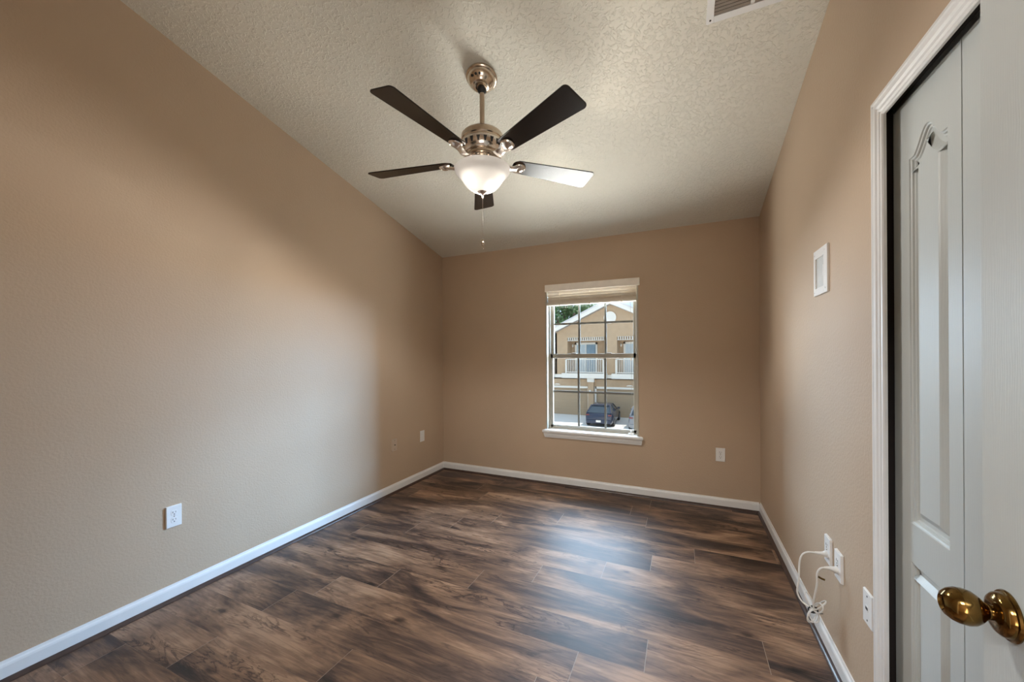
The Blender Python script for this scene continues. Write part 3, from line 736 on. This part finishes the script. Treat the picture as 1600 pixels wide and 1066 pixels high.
# blank white plate near the corner of the left wall
t = thing('cover_plate_outlet', 'small white plate on the left wall nearest the far corner', 'wall plate', (XL, 3.292, 0.456), RL)
plate_body(t, M_PLATE); bm = BM(); box(bm, -0.016, 0.016, -0.0075, -0.004, -0.033, 0.033, 0.001); obj('socket_insert', bm, M_PLATE, t)
# coax plate painted in the wall colour
t = thing('coaxial_wall_plate', 'wall-coloured cable plate on the left wall with a dark connector', 'wall plate', (XL, 2.862, 0.456), RL)
plate_body(t, M_PLATETAN, wd=0.007)
bm = BM(); lathe(bm, [(0, 0), (0.0048, 0), (0.0048, 0.009), (0, 0.009)], 12, Matrix.Translation((0, -0.006, 0)) @ Matrix.Rotation(PI/2, 4, 'X')); obj('connector', bm, M_SLOT, t)
for s in (1, -1):
    bm = BM(); lathe(bm, [(0, 0), (0.003, 0), (0.003, 0.0008), (0, 0.001)], 10, Matrix.Translation((0, -0.0068, s*0.041)) @ Matrix.Rotation(PI/2, 4, 'X')); obj('screw', bm, M_SLOT, t)
# right wall
duplex('duplex_outlet', 'farther of the two cord-fed white outlets on the right wall', (XR, 2.078, 0.455), RR, 0.010)
duplex('duplex_outlet', 'nearer of the two cord-fed white outlets on the right wall', (XR, 1.955, 0.447), RR, 0.010)
t = thing('phone_jack_plate', 'white phone jack plate with dark centre slot beside the closet casing', 'wall plate', (XR, 1.690, 0.436), RR)
plate_body(t, M_PLATE, wd=0.007)
bm = BM(); box(bm, -0.009, 0.009, -0.0085, -0.004, -0.010, 0.010, 0.001); jk = obj('jack', bm, M_PLATE, t)
bm = BM(); box(bm, -0.008, 0.008, -0.0092, -0.0080, -0.0045, 0.0045); obj('jack_slot', bm, M_SLOT, jk)
for s in (1, -1):
    bm = BM(); lathe(bm, [(0, 0), (0.0035, 0), (0.003, 0.001), (0, 0.0012)], 10, Matrix.Translation((0, -0.0068, s*0.041)) @ Matrix.Rotation(PI/2, 4, 'X')); obj('screw', bm, M_SLOT, t)
# recessed media box
t = thing('recessed_media_box', 'white recessed media wall box high on the right wall', 'wall box', (XR, 2.153, 1.688), RR)
w2, h2 = 0.092, 0.105; ox0, ox1, oz0, oz1 = -0.071, 0.043, -0.072, 0.066
bm = BM()
box(bm, -w2, ox0, -0.009, 0.001, -h2, h2, 0.002); box(bm, ox1, w2, -0.009, 0.001, -h2, h2, 0.002)
box(bm, ox0, ox1, -0.009, 0.001, -h2, oz0, 0.002); box(bm, ox0, ox1, -0.009, 0.001, oz1, h2, 0.002)
obj('face_frame', bm, M_PLATE, t)
bm = BM(); box(bm, ox0, ox1, -0.0025, -0.0005, oz0, oz1); obj('recess_back', bm, simple('recess_grey', (0.52, 0.52, 0.50), 0.5), t)
bm = BM(); box(bm, ox1-0.012, ox1-0.004, -0.008, -0.002, -0.025, 0.024, 0.001); obj('latch', bm, M_PLATE, t)
for sx, sz in ((-0.08, 0.085), (0.06, 0.085), (-0.08, -0.09), (0.07, -0.085)):
    bm = BM(); lathe(bm, [(0, 0), (0.0035, 0), (0.003, 0.001), (0, 0.0012)], 10, Matrix.Translation((sx, -0.009, sz)) @ Matrix.Rotation(PI/2, 4, 'X')); obj('screw', bm, M_TRACK, t)

# white cord between the two outlets, bundled with a black tie
cordt = thing('white_power_cord', 'white cord looped from two right-wall outlets and bundled with a black twist tie', 'power cord', (XR, 2.0, 0.2))
def LC(bm): bmesh.ops.translate(bm, vec=-Vector((XR, 2.0, 0.2)), verts=bm.verts); return bm
BC = Vector((0.512, 2.03, 0.208))
a_pts = [(0.552, 2.08, 0.434), (0.530, 2.08, 0.433), (0.504, 2.08, 0.429), (0.484, 2.08, 0.414), (0.474, 2.08, 0.376), (0.471, 2.08, 0.302), (0.465, 2.08, 0.245), (0.478, 2.07, 0.212), (0.498, 2.05, 0.204), tuple(BC)]
b_pts = [(0.545, 1.955, 0.432), (0.530, 1.956, 0.430), (0.515, 1.958, 0.420), (0.507, 1.962, 0.395), (0.509, 1.97, 0.354), (0.508, 1.99, 0.301), (0.506, 2.01, 0.250), tuple(BC)]
bm = BM(); tube(bm, catmull(a_pts, 6), 0.0035, 8); tube(bm, catmull(b_pts, 6), 0.0035, 8)
def loop(c, dirv, side, Ln, Wd, n=20):
    d = Vector(dirv).normalized(); s = Vector(side).normalized(); out = []
    for i in range(n+1):
        t = 2*PI*i/n; out.append(c+d*(Ln*(0.5-0.5*math.cos(t)))+s*(Wd*math.sin(t)))
    return out
for dv, sd, Ln, Wd in (((0.35, -0.5, 0.75), (0.3, 0.8, 0.3), 0.085, 0.014), ((0.2, -0.75, 0.62), (0, 0.7, 0.7), 0.080, 0.018), ((-0.25, 0.1, 0.6), (0.7, 0.3, 0.2), 0.070, 0.010),
                       ((-0.05, 0.1, -1), (0.85, 0.3, 0), 0.062, 0.022), ((0.05, -0.05, -1), (0.8, -0.4, 0), 0.055, 0.017), ((-0.15, 0.15, -1), (0.7, 0.6, 0), 0.066, 0.026)):
    tube(bm, loop(BC, dv, sd, Ln, Wd), 0.0028, 8)
obj('cord', LC(bm), M_CORD, cordt, smooth=True)
for c0, pts in (((XR-0.010, 2.078, 0.4355), a_pts), ((XR-0.010, 1.955, 0.4290), b_pts)):
    bm = BM(); c = Vector(c0); e = Vector(pts[0])
    tube(bm, [c+Vector((-0.0008, 0, 0)), c+Vector((-0.007, 0, 0)), c.lerp(e, 0.55), e, Vector(pts[1])], 0.01, 12, rr=[0.0135, 0.0135, 0.0100, 0.0068, 0.0045])
    obj('plug', LC(bm), M_CORD, cordt, smooth=True)
bm = BM()
for j in range(3):
    tube(bm, loop(BC+Vector((-0.004, -0.002+0.004*j, 0.010)), (0.1, 0, -1), (0.7, 0.2*(j-1), 0.2), 0.026, 0.017, 14), 0.0024, 6)
tube(bm, [BC+Vector((0.010, 0, -0.008)), BC+Vector((0.022, -0.004, -0.012)), BC+Vector((0.030, -0.01, -0.006))], 0.0015, 6)
obj('twist_tie', LC(bm), M_BLACK, cordt, smooth=True, label='black twist tie round the bundled cord')
bm = BM(); tube(bm, [(0.511, 1.962, 0.385), (0.522, 1.960, 0.380), (0.532, 1.958, 0.378)], 0.004, 10); obj('cord_connector', LC(bm), M_BRASS, cordt, smooth=True)

# ------------------------------------------------------------------ outside
GZ = -3.60
bm = BM(); box(bm, -60, 50, YB+0.6, 80, GZ-0.2, GZ); struct(obj('ground_outside', bm, M_CONC))
# own building's storey below the window
bm = BM(); box(bm, XL-6, XR+6, YB, YB+WT, GZ, -0.2); struct(obj('wall_outside', bm, M_STUCCO))
HY = 30.0
house = thing('apartment_building', 'tan stucco two-storey building across the driveway with gable, balconies and garages', 'building', (-5.03, HY, GZ))
def LH(bm): bmesh.ops.translate(bm, vec=-Vector((-5.03, HY, GZ)), verts=bm.verts); return bm
GX, GA, GS = -5.05, 5.12, 0.465
B1, B2 = (-8.52, -5.56), (-4.59, -1.63)
bm = BM()
# ground storey wall with garage openings
G1, G2 = (-11.4, -6.87), (-6.18, -1.0)
for x0, x1 in ((-20, G1[0]), (G1[1], G2[0]), (G2[1], 9)): box(bm, x0, x1, HY, HY+0.3, GZ, -0.62)
for g in (G1, G2): box(bm, g[0], g[1], HY, HY+0.3, -1.43, -0.62)
# gable block upper storey
box(bm, -9.55, B1[0], HY, HY+0.3, -0.62, 2.64); box(bm, B1[1], B2[0], HY, HY+0.3, -0.62, 2.64); box(bm, B2[1], -0.5, HY, HY+0.3, -0.62, 2.64)
prism(bm, [(-9.55, 2.64), (-0.5, 2.64), (-0.5, GA-GS*4.55), (GX, GA), (-9.55, GA-GS*4.5)], lambda u, v, k: (u, HY+0.3*k, v))
for b in (B1, B2):   # balcony recess shell
    box(bm, b[0]-0.1, b[1]+0.1, HY+1.2, HY+1.4, -0.62, 2.8); box(bm, b[0]-0.12, b[0], HY+0.3, HY+1.2, -0.62, 2.8); box(bm, b[1], b[1]+0.12, HY+0.3, HY+1.2, -0.62, 2.8)
    box(bm, b[0], b[1], HY+0.3, HY+1.2, 2.68, 2.8)
box(bm, -9.55, -9.4, HY, HY+9, -0.62, GA-GS*4.5); box(bm, -0.65, -0.5, HY, HY+9, -0.62, GA-GS*4.55)
# wings either side
box(bm, -20, -9.55, HY+1.0, HY+1.3, -0.62, 2.5); box(bm, -0.5, 9, HY+1.0, HY+1.3, -0.62, 2.5)
box(bm, -6.80, -6.36, HY-0.25, HY, GZ, -0.91)
box(bm, -20, 9, HY, HY+1.3, -0.7, -0.62)
obj('wall', LH(bm), M_STUCCO, house)
bm = BM()
for s, xe in ((-1, -10.2), (1, 0.1)):
    ze = GA-GS*abs(xe-GX)
    prism(bm, [(GX, GA+0.02), (GX, GA+0.40), (xe, ze+0.40), (xe, ze+0.02)], lambda u, v, k: (u, HY-0.55+0.06*k, v))
obj('fascia_board', LH(bm), M_EXTWHITE, house)
bm = BM()
for s, xe in ((-1, -10.2), (1, 0.1)):
    ze = GA-GS*abs(xe-GX)
    prism(bm, [(GX, GA+0.34), (GX, GA+0.46), (xe, ze+0.46), (xe, ze+0.34)], lambda u, v, k: (u, HY-0.6+9.6*k, v))
prism(bm, [(HY+0.4, 2.5), (HY+5, 4.0), (HY+5, 4.2), (HY+0.4, 2.75)], lambda u, v, k: (-20+9.5*k, u, v)); prism(bm, [(HY+0.4, 2.5), (HY+9, 6.9), (HY+9, 7.1), (HY+0.4, 2.75)], lambda u, v, k: (0.0+9*k, u, v))
obj('roof', LH(bm), M_ROOF, house)
bm = BM(); lathe(bm, [(0, 0), (0.47, 0), (0.47, 0.05), (0, 0.05)], 32, Matrix.Translation((-5.11, HY, 4.12)) @ Matrix.Rotation(PI/2, 4, 'X'))
gv = obj('gable_vent', LH(bm), M_EXTWHITE, house, label='round white gable vent')
bm = BM()
for i in range(25):
    t0, t1 = 2*PI*i/24, 2*PI*(i+1)/24
    if i < 24:
        c = (-5.11, HY-0.02, 4.12)
        tube(bm, [(c[0]+0.50*math.cos(t0), c[1], c[2]+0.50*math.sin(t0)), (c[0]+0.50*math.cos(t1), c[1], c[2]+0.50*math.sin(t1))], 0.035, 6)
obj('vent_ring', LH(bm), M_STUCCO, gv)
bm = BM(); box(bm, -20, 9, HY-0.06, HY, -0.60, -0.33); obj('string_course', LH(bm), M_EXTWHITE, house)
for b in (B1, B2):
    bm = BM(); box(bm, b[0]-0.36, b[1]+0.24, HY-0.45, HY+1.2, -0.61, -0.23); obj('balcony_slab', LH(bm), M_EXTWHITE, house, label='white balcony slab')
    bm = BM(); x0, x1 = b[0]-0.08, b[1]+0.05
    box(bm, x0, x0+0.10, HY-0.36, HY-0.28, -0.23, 0.92); box(bm, x1-0.08, x1, HY-0.36, HY-0.28, -0.23, 0.92)
    box(bm, x0, x1, HY-0.36, HY-0.28, 0.86, 0.92); box(bm, x0, x1, HY-0.345, HY-0.295, -0.16, -0.11)
    nb = 22
    for i in range(1, nb): x = x0+(x1-x0)*i/nb; box(bm, x-0.018, x+0.018, HY-0.34, HY-0.30, -0.12, 0.88)
    for s in (x0, x1-0.05): box(bm, s, s+0.05, HY-0.30, HY, 0.86, 0.92); box(bm, s, s+0.05, HY-0.30, HY, -0.16, -0.11)
    obj('balcony_railing', LH(bm), M_EXTWHITE, house, label='white baluster railing')
    bm = BM(); box(bm, b[0], b[1], HY+0.02, HY+0.28, 2.36, 2.40); box(bm, b[0], b[1], HY+0.02, HY+0.28, 2.62, 2.66)
    for i in range(17): x = b[0]+(b[1]-b[0])*(i+0.5)/17; box(bm, x-0.028, x+0.028, HY+0.02, HY+0.28, 2.38, 2.64)
    obj('slatted_lintel', LH(bm), M_EXTWHITE, house)
    dx0 = b[0]+0.33; dx1 = dx0+1.86; yb_ = HY+1.2
    bm = BM()
    box(bm, dx0, dx0+0.13, yb_-0.08, yb_, -0.23, 2.24); box(bm, dx1-0.13, dx1, yb_-0.08, yb_, -0.23, 2.24); box(bm, dx0, dx1, yb_-0.08, yb_, 2.08, 2.24)
    box(bm, (dx0+dx1)/2-0.05, (dx0+dx1)/2+0.02, yb_-0.06, yb_, -0.23, 2.1)
    d = obj('sliding_door', LH(bm), M_EXTWHITE, house, label='white framed sliding balcony door')
    bm = BM(); box(bm, dx0+0.1, (dx0+dx1)/2, yb_-0.03, yb_-0.01, -0.2, 2.1); obj('pane', LH(bm), M_CURTAIN, d, label='pale curtained pane')
    bm = BM(); box(bm, (dx0+dx1)/2, dx1-0.1, yb_-0.03, yb_-0.01, -0.2, 2.1); obj('pane', LH(bm), M_EXTGLASS, d, label='darker blue pane')
for g, tx0, tx1 in ((G1, G1[0], G1[1]), (G2, G2[0], G2[1])):
    bm = BM(); box(bm, tx0-0.1, tx1+0.1, HY-0.05, HY+0.02, -1.43, -1.27); box(bm, tx1 if g is G1 else tx0-0.15, tx1+0.10 if g is G1 else tx0, HY-0.05, HY+0.02, GZ, -1.27)
    if g is G1: box(bm, tx0-0.1, tx0, HY-0.05, HY+0.02, GZ, -1.27)
    else: box(bm, tx1, tx1+0.1, HY-0.05, HY+0.02, GZ, -1.27)
    obj('garage_trim', LH(bm), M_EXTWHITE, house)
    bm = BM()
    for r in range(4):
        z0 = GZ+0.545*r; box(bm, tx0, tx1, HY+0.10, HY+0.15, z0+0.002, z0+0.543)
    gd = obj('garage_door', LH(bm), M_STUCCO2, house, label='tan sectional garage door')
bm = BM(); box(bm, -6.86, -6.31, HY-0.32, HY, -0.91, -0.62, 0.02); obj('column_cap', LH(bm), M_EXTWHITE, house)
for x, z, ww, hh, y in ((-9.38, -1.16, 0.25, 0.07, HY-0.06), (-3.66, -1.15, 0.25, 0.07, HY-0.06)):
    bm = BM(); n = 12
    prism(bm, [(x+ww*math.cos(PI*i/n), z-hh/2+hh*1.3*math.sin(PI*i/n)) for i in range(n+1)], lambda u, v, k: (u, y+0.06*k, v)); obj('number_plaque', LH(bm), M_EXTWHITE, house)
for x, y, z in ((-6.62, HY-0.27, -1.62), (-8.36, HY+1.18, 2.00), (-4.45, HY+1.18, 2.00)):
    bm = BM(); lathe(bm, [(0, -0.13), (0.05, -0.12), (0.075, 0.02), (0.05, 0.10), (0, 0.12)], 14, Matrix.Translation((x, y-0.10, z))); box(bm, x-0.04, x+0.04, y-0.06, y+0.02, z-0.05, z+0.05)
    obj('wall_lantern', LH(bm), M_EXTWHITE, house, smooth=True)
bm = BM(); box(bm, -9.72, -9.60, HY-0.12, HY, -0.6, 2.75); obj('downspout', LH(bm), M_EXTWHITE, house)

# trees behind the roof
def tree(name, label, loc, h, cr, nleaf, seed):
    rnd = random.Random(seed); t = thing(name, label, 'tree', loc, 0, 'trees behind the building across the driveway')
    bm = BM(); tube(bm, catmull([(0, 0, 0), (0.15, 0.1, h*0.3), (-0.1, 0.2, h*0.6), (0.1, 0, h*0.85)]), 0.3, 10, rr=None)
    for i in range(7):
        a = rnd.uniform(0, 2*PI); zz0 = h*rnd.uniform(0.4, 0.7)
        tube(bm, catmull([(0, 0.1, zz0), (cr*0.4*math.cos(a), cr*0.4*math.sin(a), zz0+h*0.12), (cr*0.75*math.cos(a), cr*0.75*math.sin(a), zz0+h*0.2)], 4), 0.09, 6)
    obj('trunk', bm, M_BARK, t, smooth=True)
    bm = BM(); blobs = []
    for i in range(26):
        a = rnd.uniform(0, 2*PI); rr = cr*rnd.uniform(0, 0.85); blobs.append((rr*math.cos(a), rr*math.sin(a), h*rnd.uniform(0.5, 0.95), rnd.uniform(0.25, 0.42)*cr))
    for i in range(nleaf):
        b = rnd.choice(blobs); d = Vector((rnd.gauss(0, 1), rnd.gauss(0, 1), rnd.gauss(0, 1))).normalized()*b[3]*rnd.uniform(0.5, 1)**0.5
        c = Vector(b[:3])+d; u = Vector((rnd.gauss(0, 1), rnd.gauss(0, 1), rnd.gauss(0, 1))).normalized(); v = u.orthogonal().normalized(); s = rnd.uniform(0.12, 0.24)
        bm.faces.new([bm.verts.new(c+u*s), bm.verts.new(c+v*s*0.5), bm.verts.new(c-u*s), bm.verts.new(c-v*s*0.5)])
    me = bpy.data.meshes.new('foliage'); bm.to_mesh(me); bm.free(); me.materials.append(M_LEAF)
    o = bpy.data.objects.new('foliage', me); COL.objects.link(o); o.parent = t; return t
tree('leafy_tree', 'dark green leafy tree rising behind the roof at its left slope', (-12.2, 42, GZ), 12.5, 5.2, 7000, 1)
bpy.data.objects['leafy_tree'].pop('group', None)

# cars, rear toward the window; local +y is forward, origin on the ground at the rear
def car(name, label, loc, rz, paint, L_=4.4, W_=1.80, H_=1.47, suv=False):
    t = thing(name, label, 'car', loc, rz)
    hw = W_/2
    # stations: y, half width, z bottom, z belt
    st = [(0.00, 0.80, 0.36, 0.66), (0.04, 0.90, 0.26, 0.86), (0.18, 0.96, 0.22, 0.98), (0.6, 1.0, 0.20, 1.0), (1.5, 1.0, 0.20, 0.96), (2.6, 1.0, 0.20, 0.93), (3.2, 0.99, 0.20, 0.90), (3.9, 0.95, 0.22, 0.80), (4.28, 0.86, 0.25, 0.66), (4.4, 0.74, 0.34, 0.52)]
    up = 0.12 if suv else 0.0
    bm = BM(); rings = []
    for y, wf, zb, zt in st:
        zt += up; zb += up*0.5; x = hw*wf; y = y*L_/4.4
        half = [(0, zb), (x*0.88, zb), (x*0.98, zb+0.10), (x, (zb+zt)/2), (x*0.97, zt-0.10), (x*0.88, zt-0.01), (0, zt+0.02)]
        ring = half + [(-a, b) for a, b in half[-2:0:-1]]
        rings.append([bm.verts.new((a, y, b)) for a, b in ring])
    n = len(rings[0])
    for A, B in zip(rings, rings[1:]):
        for i in range(n): bm.faces.new((A[i], A[(i+1) % n], B[(i+1) % n], B[i]))
    bm.faces.new(rings[0]); bm.faces.new(rings[-1][::-1])
    body = obj('body', bm, paint, t, smooth=True)
    # greenhouse: glass volume plus a painted roof and pillars
    yr0, yr1, yf1, yf0 = (0.16, 0.50, 2.35, 3.05) if suv else (0.10, 0.85, 2.25, 3.10)
    zb_, zt_ = 0.95+up, H_-0.05
    bw, tw = hw*0.86, hw*0.66
    bm = BM(); A = [bm.verts.new(p) for p in ((-bw, yr0, zb_), (bw, yr0, zb_), (bw, yf0, zb_-0.03), (-bw, yf0, zb_-0.03))]
    B = [bm.verts.new(p) for p in ((-tw, yr1, zt_), (tw, yr1, zt_), (tw, yf1, zt_), (-tw, yf1, zt_))]
    for i in range(4): bm.faces.new((A[i], A[(i+1) % 4], B[(i+1) % 4], B[i]))
    bm.faces.new(A); bm.faces.new(B)
    obj('windows', bm, M_CARGLASS, t, bevel=0.03)
    bm = BM(); T4 = ((-tw, yr1), (tw, yr1), (tw, yf1), (-tw, yf1))
    ra = [bm.verts.new((x*1.04, y, zt_-0.02)) for x, y in T4]; rb = [bm.verts.new((x*0.86, y+(0.12 if y == yr1 else -0.12), zt_+0.05)) for x, y in T4]
    for i in range(4): bm.faces.new((ra[i], ra[(i+1) % 4], rb[(i+1) % 4], rb[i]))
    bm.faces.new(ra); bm.faces.new(rb)
    for s in (-1, 1):
        tube(bm, [(s*bw*0.99, yr0+0.02, zb_-0.02), (s*tw*1.0, yr1, zt_)], 0.055, 8); tube(bm, [(s*bw*0.99, yf0, zb_-0.04), (s*tw*1.0, yf1, zt_)], 0.04, 8)
        ym = (yr1+yf1)/2+0.1; tube(bm, [(s*bw*1.0, ym, zb_-0.02), (s*tw*1.01, ym, zt_)], 0.035, 6)
    if not suv: tube(bm, [(-tw*0.9, yr1-0.06, zt_+0.02), (tw*0.9, yr1-0.06, zt_+0.02)], 0.03, 8)
    obj('roof', bm, paint, t, smooth=True)
    for s in (-1, 1):
        for y in (0.85*L_/4.4, 3.5*L_/4.4):
            bm = BM(); Mx = Matrix.Translation((s*(hw-0.10), y, 0.335)) @ Matrix.Rotation(s*PI/2, 4, 'Y')
            lathe(bm, [(0.20, -0.10), (0.31, -0.10), (0.335, -0.07), (0.335, 0.08), (0.31, 0.11), (0.22, 0.11), (0.21, 0.09)], 28, Mx); wh = obj('wheel', bm, M_TYRE, t, smooth=True)
            bm = BM(); lathe(bm, [(0, 0.08), (0.06, 0.09), (0.07, 0.085)], 20, Mx); 
            for k in range(6):
                vs0 = len(bm.verts); prism(bm, [(-0.03, 0.05), (0.03, 0.05), (0.022, 0.215), (-0.022, 0.215)], lambda u, v, kk: (u, v, 0.065+0.025*kk))
                bm.verts.ensure_lookup_table(); bmesh.ops.transform(bm, matrix=Mx @ Matrix.Rotation(k*PI/3, 4, 'Z'), verts=bm.verts[vs0:])
            lathe(bm, [(0.205, 0.06), (0.225, 0.10), (0.21, 0.11)], 24, Mx); obj('rim', bm, M_RIM, wh)
        bm = BM(); box(bm, *sorted((s*hw*0.66, s*hw*0.90)), 0.015, 0.13, 0.78+up, 0.87+up, 0.02); obj('tail_light', bm, M_RED, t)
        bm = BM(); box(bm, *sorted((s*(hw*0.93), s*(hw*1.13))), yf0-0.45, yf0-0.30, zb_+0.0, zb_+0.13, 0.02); obj('side_mirror', bm, paint, t)
    bm = BM(); box(bm, -hw*0.86, hw*0.86, -0.05, 0.14, 0.30+up*0.5, 0.52+up*0.5, 0.04); obj('bumper', bm, paint, t)
    bm = BM(); box(bm, -0.16, 0.16, -0.062, -0.046, 0.36+up*0.5, 0.50+up*0.5, 0.004); obj('licence_plate', bm, M_EXTWHITE, t)
    return t
car('hatchback_car', 'dark blue hatchback parked outside the garages, seen from behind', (-5.12, 25.4, GZ), 0.02, M_CARBLUE, 4.4, 1.86, 1.42)
car('estate_car', 'silver-grey car at the right edge of the window view', (-2.18, 24.3, GZ), 0.0, M_CARGREY, 4.6, 1.86, 1.66, True)
